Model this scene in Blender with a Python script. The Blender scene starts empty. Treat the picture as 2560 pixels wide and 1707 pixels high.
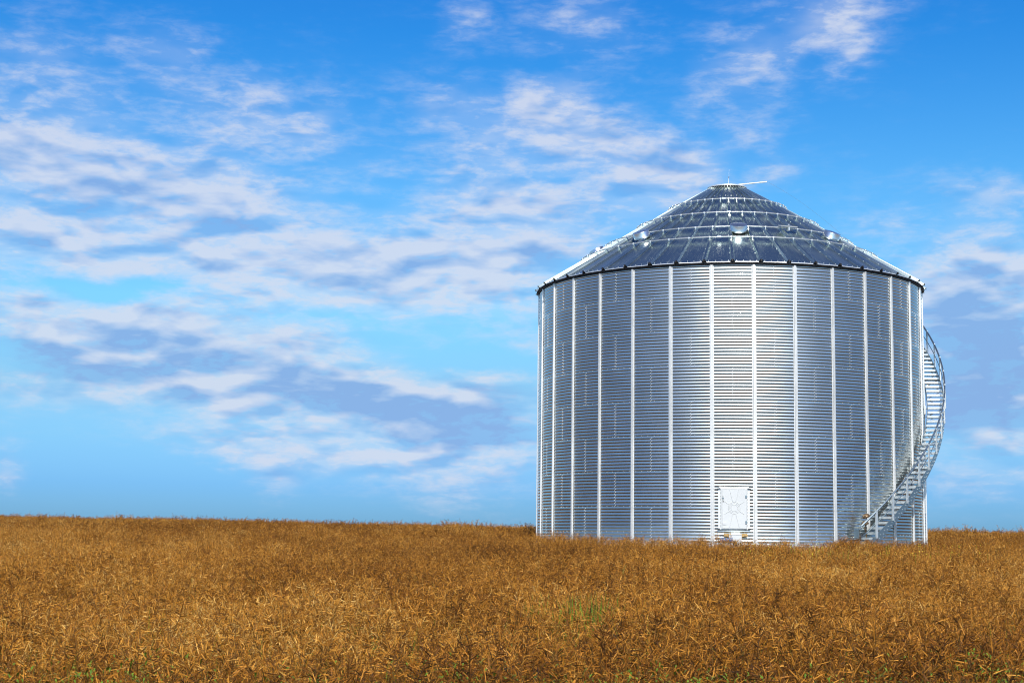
import bpy, math, random
import numpy as np
from mathutils import Matrix, Vector
rng = np.random.default_rng(7)
random.seed(7)
S = bpy.context.scene
COL = S.collection
R_ = math.radians
PI = math.pi

# ------------------------------------------------------------------ helpers
def set_tag(o, label=None, cat=None, group=None, kind=None):
    if label: o['label'] = label
    if cat: o['category'] = cat
    if group: o['group'] = group
    if kind: o['kind'] = kind
    return o

def empty(name, loc=(0, 0, 0), rz=0.0):
    o = bpy.data.objects.new(name, None)
    o.location = loc; o.rotation_euler = (0, 0, rz); o.empty_display_size = .3
    COL.objects.link(o); return o

class MB:
    """collects vertices and faces of ONE mesh object"""
    def __init__(self):
        self.v = []; self.f = []; self.m = []; self.sm = []
    def add(self, vs, fs, mat=0, smooth=False):
        n = len(self.v)
        self.v += [tuple(p) for p in vs]
        for f in fs:
            self.f.append(tuple(i + n for i in f)); self.m.append(mat); self.sm.append(smooth)
    def box(self, c, s, M=None, mat=0, taper=1.0):
        hx, hy, hz = s[0] / 2, s[1] / 2, s[2] / 2
        vs = []
        for z in (-1, 1):
            k = taper if z > 0 else 1
            for x, y in ((-1, -1), (1, -1), (1, 1), (-1, 1)):
                p = Vector((x * hx * k, y * hy * k, z * hz))
                if M is not None: p = M @ p
                vs.append((p[0] + c[0], p[1] + c[1], p[2] + c[2]))
        self.add(vs, [(3, 2, 1, 0), (4, 5, 6, 7), (0, 1, 5, 4), (1, 2, 6, 5), (2, 3, 7, 6), (3, 0, 4, 7)], mat)
    def tube(self, pts, r, n=8, mat=0, cap=True, smooth=True):
        pts = [Vector(p) for p in pts]; rr = r if hasattr(r, '__len__') else [r] * len(pts)
        vs = []; fs = []
        for i, p in enumerate(pts):
            a = pts[max(i - 1, 0)]; b = pts[min(i + 1, len(pts) - 1)]
            t = (b - a).normalized()
            u = t.cross(Vector((0, 0, 1)))
            if u.length < 1e-4: u = Vector((1, 0, 0))
            u.normalize(); w = t.cross(u)
            for k in range(n):
                an = 2 * PI * k / n
                vs.append(p + (u * math.cos(an) + w * math.sin(an)) * rr[i])
        for i in range(len(pts) - 1):
            for k in range(n):
                fs.append((i * n + k, i * n + (k + 1) % n, (i + 1) * n + (k + 1) % n, (i + 1) * n + k))
        self.add(vs, fs, mat, smooth)
        if cap:
            self.add(vs[:n], [tuple(range(n))], mat); self.add(vs[-n:], [tuple(reversed(range(n)))], mat)
    def lathe(self, prof, n=32, c=(0, 0, 0), M=None, mat=0, smooth=True, a0=0, a1=2 * PI, mats=None):
        closed = abs(a1 - a0 - 2 * PI) < 1e-6
        m = n if closed else n + 1
        vs = []
        for (r, z) in prof:
            for k in range(m):
                an = a0 + (a1 - a0) * k / n
                p = Vector((r * math.sin(an), -r * math.cos(an), z))
                if M is not None: p = M @ p
                vs.append((p[0] + c[0], p[1] + c[1], p[2] + c[2]))
        for i in range(len(prof) - 1):
            fs = []
            for k in range(n):
                k2 = (k + 1) % m
                fs.append((i * m + k, i * m + k2, (i + 1) * m + k2, (i + 1) * m + k))
            # one add per band so creases can have their own material
            self._raw(fs, mats[i] if mats else mat, smooth, len(self.v))
        self.v += vs
    def _raw(self, fs, mat, smooth, off):
        for f in fs:
            self.f.append(tuple(i + off for i in f)); self.m.append(mat); self.sm.append(smooth)
    def build(self, name, mats, parent=None, loc=(0, 0, 0), rz=0, edge_split=None):
        me = bpy.data.meshes.new(name)
        me.from_pydata(self.v, [], self.f)
        if not isinstance(mats, (list, tuple)): mats = [mats]
        for m in mats: me.materials.append(m)
        me.polygons.foreach_set('material_index', self.m)
        me.polygons.foreach_set('use_smooth', self.sm)
        me.update()
        return link(name, me, parent, loc, rz)

def link(name, me, parent=None, loc=(0, 0, 0), rz=0):
    o = bpy.data.objects.new(name, me)
    o.location = loc; o.rotation_euler = (0, 0, rz)
    if parent is not None: o.parent = parent
    COL.objects.link(o); return o

def np_mesh(name, V, Q, mats, smooth=True, midx=None):
    """quads / tris from numpy arrays"""
    me = bpy.data.meshes.new(name)
    k = Q.shape[1]
    me.vertices.add(len(V)); me.vertices.foreach_set('co', np.ascontiguousarray(V, np.float32).ravel())
    me.loops.add(Q.size); me.loops.foreach_set('vertex_index', np.ascontiguousarray(Q, np.int32).ravel())
    me.polygons.add(len(Q))
    me.polygons.foreach_set('loop_start', np.arange(0, Q.size, k, dtype=np.int32))
    me.polygons.foreach_set('loop_total', np.full(len(Q), k, np.int32))
    me.polygons.foreach_set('use_smooth', np.full(len(Q), smooth, bool))
    for m in (mats if isinstance(mats, (list, tuple)) else [mats]): me.materials.append(m)
    if midx is not None: me.polygons.foreach_set('material_index', np.asarray(midx, np.int32))
    me.update(calc_edges=True); me.validate()
    return me

# ------------------------------------------------------------------ materials
def new_mat(name):
    m = bpy.data.materials.new(name); m.use_nodes = True
    nt = m.node_tree; b = nt.nodes['Principled BSDF']
    return m, nt, b
def N(nt, typ, **kw):
    n = nt.nodes.new(typ)
    for k, v in kw.items():
        if k in n.bl_rna.properties.keys(): setattr(n, k, v)
        else: n.inputs[k].default_value = v
    return n
def L(nt, a, b): nt.links.new(a, b)
def math_n(nt, op, a, b=None, c=None, clamp=False):
    n = nt.nodes.new('ShaderNodeMath'); n.operation = op; n.use_clamp = clamp
    for i, x in enumerate((a, b, c)):
        if x is None: continue
        if isinstance(x, (int, float)): n.inputs[i].default_value = x
        else: nt.links.new(x, n.inputs[i])
    return n.outputs[0]
def ramp(nt, fac, stops):
    r = nt.nodes.new('ShaderNodeValToRGB'); e = r.color_ramp.elements
    while len(e) < len(stops): e.new(0.5)
    for el, (p, c) in zip(e, stops):
        el.position = p; el.color = c if len(c) == 4 else (*c, 1)
    nt.links.new(fac, r.inputs[0]); return r.outputs[0]
def g(x): return (x, x, x, 1)

def metal(name, base, rough, metallic=1.0, spangle=.10, var=.06, bump=.0, stain=0.0, scale=9):
    m, nt, b = new_mat(name)
    tc = N(nt, 'ShaderNodeTexCoord')
    vo = N(nt, 'ShaderNodeTexVoronoi', Scale=60.0); L(nt, tc.outputs['Object'], vo.inputs['Vector'])
    no = N(nt, 'ShaderNodeTexNoise', Scale=float(scale), Detail=5.0, Roughness=.6); L(nt, tc.outputs['Object'], no.inputs['Vector'])
    lo = N(nt, 'ShaderNodeTexNoise', Scale=1.1, Detail=4.0); L(nt, tc.outputs['Object'], lo.inputs['Vector'])
    # roughness varies with the zinc spangle and handling marks
    r1 = math_n(nt, 'MULTIPLY_ADD', vo.outputs['Color'], spangle, rough - spangle / 2)
    r2 = math_n(nt, 'MULTIPLY_ADD', no.outputs['Fac'], var * 2, r1)
    r3 = math_n(nt, 'SUBTRACT', r2, var)
    L(nt, r3, b.inputs['Roughness'])
    hi = [min(1, c * 1.08) for c in base]; lw = [c * .90 for c in base]
    cr = ramp(nt, lo.outputs['Fac'], [(.3, tuple(lw)), (.7, tuple(hi))])
    L(nt, cr, b.inputs['Base Color'])
    b.inputs['Metallic'].default_value = metallic
    if bump:
        bp = N(nt, 'ShaderNodeBump', Strength=bump, Distance=.01); L(nt, no.outputs['Fac'], bp.inputs['Height']); L(nt, bp.outputs[0], b.inputs['Normal'])
    return m

M_wall = metal('galvanised_wall_sheet', (.585, .61, .585), .11, 1.0, .02, .02)
def second_lobe(m, rough, fac):
    nt = m.node_tree; b = nt.nodes['Principled BSDF']; o = nt.nodes['Material Output']
    c = N(nt, 'ShaderNodeBsdfPrincipled', Metallic=1.0, Roughness=rough); L(nt, b.inputs['Base Color'].links[0].from_socket, c.inputs['Base Color'])
    mx = N(nt, 'ShaderNodeMixShader'); mx.inputs[0].default_value = fac; L(nt, b.outputs[0], mx.inputs[1]); L(nt, c.outputs[0], mx.inputs[2]); L(nt, mx.outputs[0], o.inputs[0])
second_lobe(M_wall, .40, .47)
M_stiff = metal('galvanised_stiffener', (.80, .79, .76), .44, .6, .08, .05)
M_ring = metal('galvanised_tube', (.80, .80, .79), .36, .8, .06, .05)
M_stair = metal('galvanised_stair', (.38, .45, .475), .36, .95, .10, .08)
M_tread = metal('galvanised_tread', (.72, .75, .74), .45, .7, .10, .08)
M_vent = metal('galvanised_vent', (.72, .745, .75), .27, .95, .05, .05)
M_bolt = metal('zinc_bolt', (.86, .86, .83), .38, .6, .02, .02)
M_dark = metal('dark_parts_and_shade', (.022, .022, .024), .6, .0, .05, .05)  # near-black: painted eave and rib-end shade, plus dark vent and collar parts
M_conc = metal('concrete', (.42, .41, .39), .85, .0, .05, .05, .4)
M_cable = metal('steel_cable', (.25, .27, .30), .5, .6)
M_white = metal('white_tube', (.82, .82, .80), .4, .0, .02, .02)

def roof_material():
    m, nt, b = new_mat('galvanised_roof_sheet')
    tc = N(nt, 'ShaderNodeTexCoord'); oi = N(nt, 'ShaderNodeObjectInfo')
    off = N(nt, 'ShaderNodeCombineXYZ'); L(nt, math_n(nt, 'MULTIPLY', oi.outputs['Random'], 53.0), off.inputs[0]); L(nt, math_n(nt, 'MULTIPLY', oi.outputs['Random'], 31.0), off.inputs[1])
    ad = N(nt, 'ShaderNodeVectorMath', operation='ADD'); L(nt, tc.outputs['Object'], ad.inputs[0]); L(nt, off.outputs[0], ad.inputs[1])
    # run-off streaks: fine across the sheet, long down the slope
    mp = N(nt, 'ShaderNodeMapping'); mp.inputs['Scale'].default_value = (26, 1.3, 1.3); L(nt, ad.outputs[0], mp.inputs['Vector'])
    n1 = N(nt, 'ShaderNodeTexNoise', Scale=1.0, Detail=5.0, Roughness=.65); L(nt, mp.outputs[0], n1.inputs['Vector'])
    mp2 = N(nt, 'ShaderNodeMapping'); mp2.inputs['Scale'].default_value = (1.2, .7, .7); L(nt, ad.outputs[0], mp2.inputs['Vector'])
    n2 = N(nt, 'ShaderNodeTexNoise', Scale=1.6, Detail=3.0); L(nt, mp2.outputs[0], n2.inputs['Vector'])
    st = math_n(nt, 'MULTIPLY', math_n(nt, 'SMOOTH_MIN', 1.0, math_n(nt, 'MULTIPLY', math_n(nt, 'SUBTRACT', n1.outputs['Fac'], .54), 7.0, clamp=True), .05),
                math_n(nt, 'MULTIPLY', math_n(nt, 'SUBTRACT', n2.outputs['Fac'], .40), 3.2, clamp=True))
    # droppings / lime specks
    mp3 = N(nt, 'ShaderNodeMapping'); mp3.inputs['Scale'].default_value = (24, 9, 9); L(nt, ad.outputs[0], mp3.inputs['Vector'])
    vo = N(nt, 'ShaderNodeTexVoronoi', Scale=.62); L(nt, mp3.outputs[0], vo.inputs['Vector'])
    sp = math_n(nt, 'MULTIPLY', math_n(nt, 'LESS_THAN', vo.outputs['Distance'], .07), .4)
    mask = math_n(nt, 'MAXIMUM', math_n(nt, 'MULTIPLY', st, .34), sp)
    mx = N(nt, 'ShaderNodeMix', data_type='RGBA'); L(nt, mask, mx.inputs['Factor'])
    mx.inputs['A'].default_value = (.50, .60, .575, 1); mx.inputs['B'].default_value = (.60, .62, .60, 1)
    pv = N(nt, 'ShaderNodeHueSaturation'); L(nt, math_n(nt, 'MULTIPLY_ADD', oi.outputs['Random'], .24, .88), pv.inputs['Value']); L(nt, mx.outputs['Result'], pv.inputs['Color'])
    L(nt, pv.outputs[0], b.inputs['Base Color'])
    L(nt, math_n(nt, 'MULTIPLY_ADD', mask, -.62, .97), b.inputs['Metallic'])
    L(nt, math_n(nt, 'MULTIPLY_ADD', mask, .35, math_n(nt, 'MULTIPLY_ADD', n2.outputs['Fac'], .14, .20)), b.inputs['Roughness'])
    return m
M_roof = roof_material()

def plain(name, col, rough=.7, metallic=0, nscale=12, var=.25, bump=0):
    m, nt, b = new_mat(name)
    tc = N(nt, 'ShaderNodeTexCoord')
    no = N(nt, 'ShaderNodeTexNoise', Scale=float(nscale), Detail=5.0); L(nt, tc.outputs['Object'], no.inputs['Vector'])
    cr = ramp(nt, no.outputs['Fac'], [(.3, tuple(c * (1 - var) for c in col)), (.7, tuple(min(1, c * (1 + var)) for c in col))])
    L(nt, cr, b.inputs['Base Color']); b.inputs['Roughness'].default_value = rough; b.inputs['Metallic'].default_value = metallic
    if bump:
        bp = N(nt, 'ShaderNodeBump', Strength=bump, Distance=.05); L(nt, no.outputs['Fac'], bp.inputs['Height']); L(nt, bp.outputs[0], b.inputs['Normal'])
    return m
M_door = plain('painted_hatch', (.59, .605, .60), .45, .05, 3, .03)
M_wood = plain('weathered_board', (.46, .30, .12), .8, 0, 30, .3)
M_brown = plain('brown_cup_shell', (.16, .10, .05), .35, .5, 20, .3)
M_blue = plain('blue_pipe', (.05, .12, .25), .45, 0, 8, .2)
M_black = plain('black_opening', (.02, .02, .022), .8)
M_soil = plain('dry_soil', (.040, .024, .010), .95, 0, 3, .45, .5)
_nt = M_soil.node_tree; _b = _nt.nodes['Principled BSDF']; _src = _b.inputs['Base Color'].links[0].from_socket
_gp = N(_nt, 'ShaderNodeNewGeometry'); _ln = N(_nt, 'ShaderNodeVectorMath', operation='LENGTH'); L(_nt, _gp.outputs['Position'], _ln.inputs[0])
_mr = N(_nt, 'ShaderNodeMapRange', interpolation_type='SMOOTHSTEP'); L(_nt, _ln.outputs['Value'], _mr.inputs['Value']); _mr.inputs['From Min'].default_value = 85; _mr.inputs['From Max'].default_value = 120
_mx = N(_nt, 'ShaderNodeMix', data_type='RGBA'); L(_nt, _mr.outputs[0], _mx.inputs['Factor']); L(_nt, _src, _mx.inputs['A']); _mx.inputs['B'].default_value = (.27, .135, .035, 1)   # neighbouring ripe fields far off
L(_nt, _mx.outputs['Result'], _b.inputs['Base Color'])
M_gravel = plain('gravel', (.26, .24, .21), .95, 0, 40, .4, .6)

# ------------------------------------------------------------------ grain silo
SX, SY, RW = 7.77156, 56.79933, 6.78776       # centre and wall radius; eye level is z = 0
AZ = math.atan2(SX, SY)
PH = R_(1.406)
RING = 1.1176; PITCH = .1016; NR = 8
ZB = 1.0774 - RING; ZT = ZB + NR * RING         # wall foot and wall top
def P(phi, r, z): return (r * math.sin(phi), -r * math.cos(phi), z)   # phi = 0 faces the field's road side
silo = empty('grain_silo', (SX, SY, 0), -AZ)
set_tag(silo, 'large round corrugated steel grain silo with conical ribbed roof in the field', 'silo')

NSP = 32; SUB = 12
NA = NSP * SUB
span_off = rng.normal(0, 1, (NR, NSP, 3))
def wall_ring(i):
    """tier i from the bottom: rolled sheets, 4 inch corrugation, bolted laps"""
    nv = 11 * 9 + 1
    zs = np.linspace(0, RING, nv)
    amp = np.full(nv, .0053)
    amp[zs < PITCH * .8] *= .72; amp[zs > RING - PITCH * .45] *= .72          # bolted lap between tiers
    corr = amp * np.cos(2 * PI * zs / PITCH)
    an = PH - PI / NSP + np.arange(NA) * 2 * PI / NA
    s = (np.arange(NA) % SUB) / SUB; k = np.arange(NA) // SUB
    o = span_off[i]
    bul = .0028 * np.sin(PI * s) ** .8 + .0011 * o[k, 0] * np.sin(PI * s) + .0008 * o[k, 1] * np.sin(2 * PI * s)
    z = ZB + i * RING + zs
    r = RW + corr[:, None] + bul[None, :] * (1 + .10 * np.sin(z * 2.1 + o[0, 2])[:, None])
    V = np.stack([r * np.sin(an), -r * np.cos(an), np.repeat(z[:, None], NA, 1)], -1).reshape(-1, 3)
    a = np.arange(nv - 1)[:, None] * NA + np.arange(NA)[None]; b = np.arange(nv - 1)[:, None] * NA + (np.arange(NA)[None] + 1) % NA
    Q = np.stack([a, b, b + NA, a + NA], -1).reshape(-1, 4)
    # bolts: double column at each vertical sheet seam, one row at the foot of the tier
    bv = []; bf = []
    def bolt(phi, zz, w=.018, h=.013):
        n = len(V) + len(bv)
        r0 = RW + .003; e = (math.cos(phi), math.sin(phi)); d = (math.sin(phi), -math.cos(phi))
        for q, rr in ((w, r0), (w * .7, r0 + .006 + h)):
            for sx, sz in ((-1, -1), (1, -1), (1, 1), (-1, 1)):
                bv.append((d[0] * rr + e[0] * sx * q, d[1] * rr + e[1] * sx * q, zz + sz * q))
        bf.extend([(n + 4, n + 5, n + 6, n + 7)] + [(n + j, n + (j + 1) % 4, n + 4 + (j + 1) % 4, n + 4 + j) for j in range(4)])
    for kk in range(NSP):
        if (kk + i) % 2 == 0:
            ph = PH + kk * 2 * PI / NSP
            if math.cos(ph) < -.25: continue
            for q in range(11):
                bolt(ph - .0035, ZB + i * RING + (q + .5) * PITCH, .0122, .009); bolt(ph + .0035, ZB + i * RING + (q + .98) * PITCH, .0122, .009)
    for q in range(192):
        ph = PH + (q + .5) * 2 * PI / 192
        if math.cos(ph) < -.25: continue
        bolt(ph, ZB + i * RING + (.5 if i else 3.55) * PITCH, .0088, .006)
    V = np.vstack([V, np.array(bv)]); nq = len(Q); Q = np.vstack([Q, np.array(bf)])
    me = np_mesh('wall_ring', V, Q, [M_wall, M_bolt], True, np.r_[np.zeros(nq, int), np.ones(len(bf), int)])
    sm = np.r_[np.ones(nq, bool), np.zeros(len(bf), bool)]; me.polygons.foreach_set('use_smooth', sm)
    link('wall_ring', me, silo)
for i in range(NR): wall_ring(i)

# foundation
fb = MB(); fb.lathe([(RW - .3, ZB - .004), (RW + .16, ZB - .004), (RW + .18, ZB - .03), (RW + .18, -1.7)], 96, smooth=False)
fb.build('foundation', M_conc, silo)

# outside wall stiffeners (hat section), 32
def stiff_mesh():
    prof = [(-.066, .0085), (-.040, .0085), (-.030, .050), (-.010, .050), (-.006, .034), (.006, .034), (.010, .050), (.030, .050), (.040, .0085), (.066, .0085)]
    m = MB(); zs = [ZB - .02] + [ZB + k * RING * 2 + .35 for k in range(4)] + [ZT - .02]
    for i in range(len(zs) - 1):
        d = .0015 * (i % 2)
        vs = []
        for z in (zs[i], zs[i + 1]):
            for (t, h) in prof: vs.append((t, -(RW + h + d), z))
        n = len(prof)
        m.add(vs, [(j, j + 1, n + j + 1, n + j) for j in range(n - 1)])
    q = ZB + .1
    while q < ZT - .05:
        for t in (-.053, .053): m.box((t, -(RW + .0125), q), (.016, .010, .016))
        q += PITCH * 2
    return m
s0 = stiff_mesh().build('stiffener', M_stiff, silo, rz=PH + .5 * 2 * PI / NSP)
for k in range(1, NSP):
    c = s0.copy(); c.rotation_euler.z = PH + (k + .5) * 2 * PI / NSP; COL.objects.link(c)

# roof: 48 ribbed panels
TAN = math.tan(R_(31.7)); RE = RW + .10; ZE = 8.91; RP = .66
def zc(r): return ZE + (RE - r) * TAN
NP = 48; HALF = PI / NP
cs, sn = math.cos(R_(31.7)), math.sin(R_(31.7))
def roof_panel():
    m = MB()
    st = [RE - (RE - RP) * t for t in (0, .02, .08, .16, .24, .33, .42, .5, .58, .67, .75, .84, .92, 1)]
    rows = []
    for r in st:
        w = r * math.tan(HALF)                   # half width of the panel here
        rw = min(.078, w * .45); rt = rw * .45; h = .074 * min(1, w / .2 + .35)
        dish = -.006 * min(1, w / .3)
        # pan, then the rib along the right edge (rib straddles the joint)
        row = [(-w + rw, 0), (-w * .4, dish), (w * .4, dish), (w - rw, 0), (w - rt, h), (w + rt, h), (w + rw, 0)]
        rows.append([(t, -(r + hh * sn), zc(r) + hh * cs) for t, hh in row])
    n = 7
    vs = [p for row in rows for p in row]
    for i in range(len(rows) - 1):
        for j in range(n - 1):
            pass
    fs_pan = [(i * n + j, (i * n + j + 1), ((i + 1) * n + j + 1), ((i + 1) * n + j)) for i in range(len(rows) - 1) for j in (0, 1, 2)]
    fs_rib = [(i * n + j, (i * n + j + 1), ((i + 1) * n + j + 1), ((i + 1) * n + j)) for i in range(len(rows) - 1) for j in (3, 4, 5)]
    m.add(vs, fs_pan, 0, False); m.add(vs, fs_rib, 0, False)
    # turned-down pan lip, dark face painting the shade inside the open rib
    e = rows[0]
    m.add([e[0], e[3], (e[3][0], e[3][1] - .004, e[3][2] - .022), (e[0][0], e[0][1] - .004, e[0][2] - .022)], [(0, 1, 2, 3)], 2)
    b = [(x, y - .003, z) for (x, y, z) in (e[3], e[4], e[5], e[6])]
    m.add(b, [(0, 1, 2, 3)], 1)
    c = Vector(e[4]) * .5 + Vector(e[5]) * .5
    m.box((c[0], c[1] - .010, c[2] - .028), (.024, .02, .075), mat=1)
    # screw heads along both rib flanges and along the eave
    w = RE * math.tan(HALF)
    for q in range(4):
        t = -w * .7 + q * w * .47
        m.box((t, -(RE - .07), zc(RE - .07) + .008), (.016, .016, .014), mat=2)
    r = RE - .3
    while r > 1.2:
        ww = r * math.tan(HALF)
        if random.random() < .3: m.box((ww - .075 - random.random() * .015, -r, zc(r) + .006), (.015, .015, .012), mat=2)
        r -= .34
    return m
p0 = roof_panel().build('roof_panel', [M_roof, M_dark, M_bolt], silo, rz=PH + HALF)
for k in range(1, NP):
    c = p0.copy(); c.rotation_euler.z = PH + HALF + 2 * HALF * k; COL.objects.link(c)

# dark strip under the roof edge: soffit shade put into its colour
ev = MB()
ev.lathe([(RE - .012, ZE - .012), (RE - .014, ZE - .046), (RE - .03, ZE - .05), (RW + .056, ZE - .035), (RW + .052, ZE - .085), (RW + .012, ZE - .085)], 192, smooth=False)
ev.build('eave_shade_strip', M_dark, silo)

# four tube rings standing on the ribs
for rr in (2.13, 3.30, 4.50, 5.335):
    m = MB(); n = 96
    zz = zc(rr) + .145
    prof = [(rr + .021 * math.cos(a), zz + .021 * math.sin(a)) for a in np.linspace(0, 2 * PI, 9)]
    m.lathe(prof, n)
    for k in range(NP):
        ph = PH + 2 * HALF * k; e = (math.cos(ph), math.sin(ph)); d = (math.sin(ph), -math.cos(ph))
        Mr = Matrix.Rotation(ph, 3, 'Z')
        m.box((d[0] * rr, d[1] * rr, zz - .05), (.022, .034, .10), Mr)
        m.box((d[0] * (rr + .022), d[1] * (rr + .022), zz - .004), (.042, .014, .05), Mr, mat=1)
    for a in (-.35, .06, .9, 1.9, 3.0, 4.1, 5.2):          # couplings between the tube lengths
        a += rr; Mr = Matrix.Rotation(a, 3, 'Z')
        m.box((math.sin(a) * rr, -math.cos(a) * rr, zz), (.13, .05, .05), Mr)
    m.build('roof_ring', [M_ring, M_bolt], silo)

# roof vents
def vent(phi):
    r = 4.62; tilt = R_(26)
    base = zc(r) - .045
    o = empty('roof_vent', (r * math.sin(phi), -r * math.cos(phi), base), phi)
    o.parent = silo
    Mt = Matrix.Rotation(tilt, 3, 'X')
    nk = MB(); nk.lathe([(.20, -.06), (.20, .14)], 28, M=Mt); nk.lathe([(.25, -.02), (.25, .0), (.20, .0)], 28, M=Matrix.Rotation(R_(31.7), 3, 'X'))
    nk.build('vent_neck', M_dark, o)
    cp = MB()
    cp.lathe([(.272, .07), (.285, .075), (.285, .115), (.290, .12), (.285, .125), (.285, .29), (.279, .30)], 40, M=Mt)
    cp.lathe([(.279, .30), (.15, .318), (.0, .322)], 40, M=Mt); cp.lathe([(.272, .07), (.0, .075)], 40, M=Mt, mat=1)
    cp.build('vent_cap', [M_vent, M_dark], o)
for a in (4.6, 48.6, -38.2, -84.5, 94, 139, -129, 184): vent(R_(a))

# peak collar and lid
lid = MB()
zp = zc(RP)
lid.lathe([(RP + .02, zp - .05), (RP + .035, zp + .03), (RP + .055, zp + .035), (RP + .055, zp + .075), (RP + .03, zp + .085), (.35, zp + .095), (0, zp + .10)], 48, smooth=False, mats=[1, 1, 0, 0, 0, 0])
lo = lid.build('roof_lid', [M_stiff, M_dark], silo)
lv = MB(); lv.tube([P(R_(20), .18, zp + .13), (.62, -.22, zp + .165), (1.44, -.3, zp + .22)], .023, 10); lv.box((.1, -.17, zp + .12), (.14, .1, .1))
lv.build('lid_lever', M_white, lo)
antz = zp + .11
an = MB(); an.tube([(.06, -.25, antz - .02), (.062, -.25, antz + .30)], .007, 6); an.tube([(.062, -.25, antz + .27), (.07, -.25, antz + .34)], .016, 6, mat=1); an.tube([(.07, -.25, antz + .34), (.08, -.25, antz + .60)], .003, 5)
an.build('antenna', [M_white, M_cable], silo)
cb = MB(); pts = []
for t in np.linspace(0, 1, 24):
    a = Vector((1.44, -.3, zp + .22)); b = Vector((RE * math.sin(R_(100)), -RE * math.cos(R_(100)), ZE + .1))
    q = a.lerp(b, t); q.z += .55 * math.sin(PI * t) ** 1.0 * (1 - t) - .12 * math.sin(PI * t); pts.append(q)
cb.tube(pts, .0026, 5); cb.tube([pts[-1], P(R_(99), RE + .03, 3.0)], .005, 5)
cb.build('pull_cable', M_cable, silo)
# step plank lying on the third ring
pl = MB(); a = R_(26); Mr = Matrix.Rotation(a, 3, 'Z')
pl.box(P(a, 4.60, zc(4.60) + .245), (.62, .22, .035), Mr @ Matrix.Rotation(R_(14), 3, 'X')); pl.box(P(a, 4.62, zc(4.6) + .16), (.05, .16, .15), Mr); pl.box(P(a, 4.66, zc(4.6) + .28), (.03, .05, .05), Mr)
pl.build('roof_step', M_tread, silo)

# access hatch
DH = R_(1.45)
ha = empty('access_hatch', P(DH, RW, 0), DH); ha.parent = silo
w, z0, z1 = .79, .45, 1.70
fr = MB()
for sx in (-1, 1):
    fr.box((sx * (w / 2 - .012), -.022, (z0 + z1) / 2), (.05, .075, z1 - z0 + .02))
    fr.box((sx * (w / 2 + .06), -.006, (z0 + z1) / 2), (.075, .022, z1 - z0 + .03))
for zz in (z0 - .015, z1 + .015): fr.box((0, -.012, zz), (w + .14, .05, .04))
for sx in (-1, 1):
    for zz in (z0 - .005, z1 + .0): fr.box((sx * (w / 2 + .085), -.05, zz), (.09, .03, .022), mat=1)
fr.build('hatch_frame', [M_stiff, M_black], ha)
pn = MB(); py = -.082
pn.box((.01, py + .02, (z0 + z1) / 2), (w, .04, z1 - z0))
def bead(pts, r=.0095): pn.tube([(x + .01, py - .001, zz) for x, zz in pts], r, 6)
cz = z0 + .52 * (z1 - z0)
for rr in (.105, .145, .185): bead([(rr * math.cos(t), cz + rr * math.sin(t)) for t in np.linspace(0, 2 * PI, 33)])
for a, ln in ((76, .60), (104, .60), (60, .60), (120, .60), (33, .36), (147, .36), (-33, .36), (-147, .36), (-60, .62), (-120, .62), (-76, .62), (-104, .62)):
    if abs(a) in (60, 120): continue
    t = R_(a); s = .21
    bead([(s * math.cos(t), cz + s * math.sin(t)), (min(max(s * math.cos(t) + (ln - s) * math.cos(t), -.36), .36), cz + ln * math.sin(t))])
bead([(-.375, z0 + .03), (-.375, z1 - .03)], .007); bead([(.375, z0 + .03), (.375, z1 - .03)], .007); bead([(-.37, z1 - .02), (.37, z1 - .02)], .007); bead([(-.37, z0 + .02), (.37, z0 + .02)], .007)
pn.build('hatch_panel', M_door, ha)
hl = MB(); hl.box((-.34, py - .012, z1 - .30), (.05, .024, .02)); hl.tube([(-.34, py - .026, z1 - .22), (-.34, py - .026, z1 - .38)], .008, 6); hl.build('hatch_latch', M_stair, ha)
hl = MB(); hl.box((-.335, py - .012, z1 - .40), (.022, .03, .022)); hl.build('padlock', M_black, ha)
for zz in (z1 - .25, z0 + .2):
    hl = MB(); hl.box((.375, py - .008, zz), (.05, .03, .09)); hl.build('hinge', M_stair, ha)
hl = MB(); hl.box((-.30, py - .006, z0 + .16), (.12, .022, .07)); hl.build('catch_plate', M_door, ha)

# ------------------------------------------------------------------ spiral staircase on the right of the wall
stair = empty('spiral_staircase', (SX, SY, 0), -AZ)
set_tag(stair, 'galvanised steel staircase with handrail spiralling up the right side of the silo', 'staircase')
RO = RW + .70; RI = RW + .13
def zr(phi): return .95 + .100 * (math.degrees(phi) - 37)      # handrail height
F0, F1 = R_(34.0), R_(113)
DS = .86                                                       # rail above the stringer's middle
def helix(r, dz, f0=F0, f1=F1, n=80): return [P(f, r, zr(f) + dz) for f in np.linspace(f0, f1, n)]
def stringer(r, th, hgt, f0, dz):
    m = MB(); n = 90
    vs = []
    for f in np.linspace(f0, F1, n):
        z = zr(f) + dz
        for rr, zz in ((r - th / 2, z - hgt / 2), (r + th / 2, z - hgt / 2), (r + th / 2, z + hgt / 2), (r - th / 2, z + hgt / 2)): vs.append(P(f, rr, max(zz, -.62)))
    fs = [(i * 4 + j, i * 4 + (j + 1) % 4, i * 4 + 4 + (j + 1) % 4, i * 4 + 4 + j) for i in range(n - 1) for j in range(4)]
    m.add(vs, fs + [(0, 1, 2, 3)]); 
    for f in np.linspace(f0, F1, 60):
        Mr = Matrix.Rotation(f, 3, 'Z')
        for dd in (-.06, .05): m.box(P(f + (dd > 0) * .006, r + th / 2 + .006, zr(f) + dz + dd), (.022, .014, .022), Mr, mat=1)
    return m
stringer(RO, .014, .27, R_(33.5), -DS).build('stringer', [M_stair, M_bolt], stair)
stringer(RI, .014, .24, R_(35.5), -DS).build('stringer', [M_stair, M_bolt], stair)
RISE = .168
nt_ = 0
f = R_(36.2)
tread0 = MB()
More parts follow.
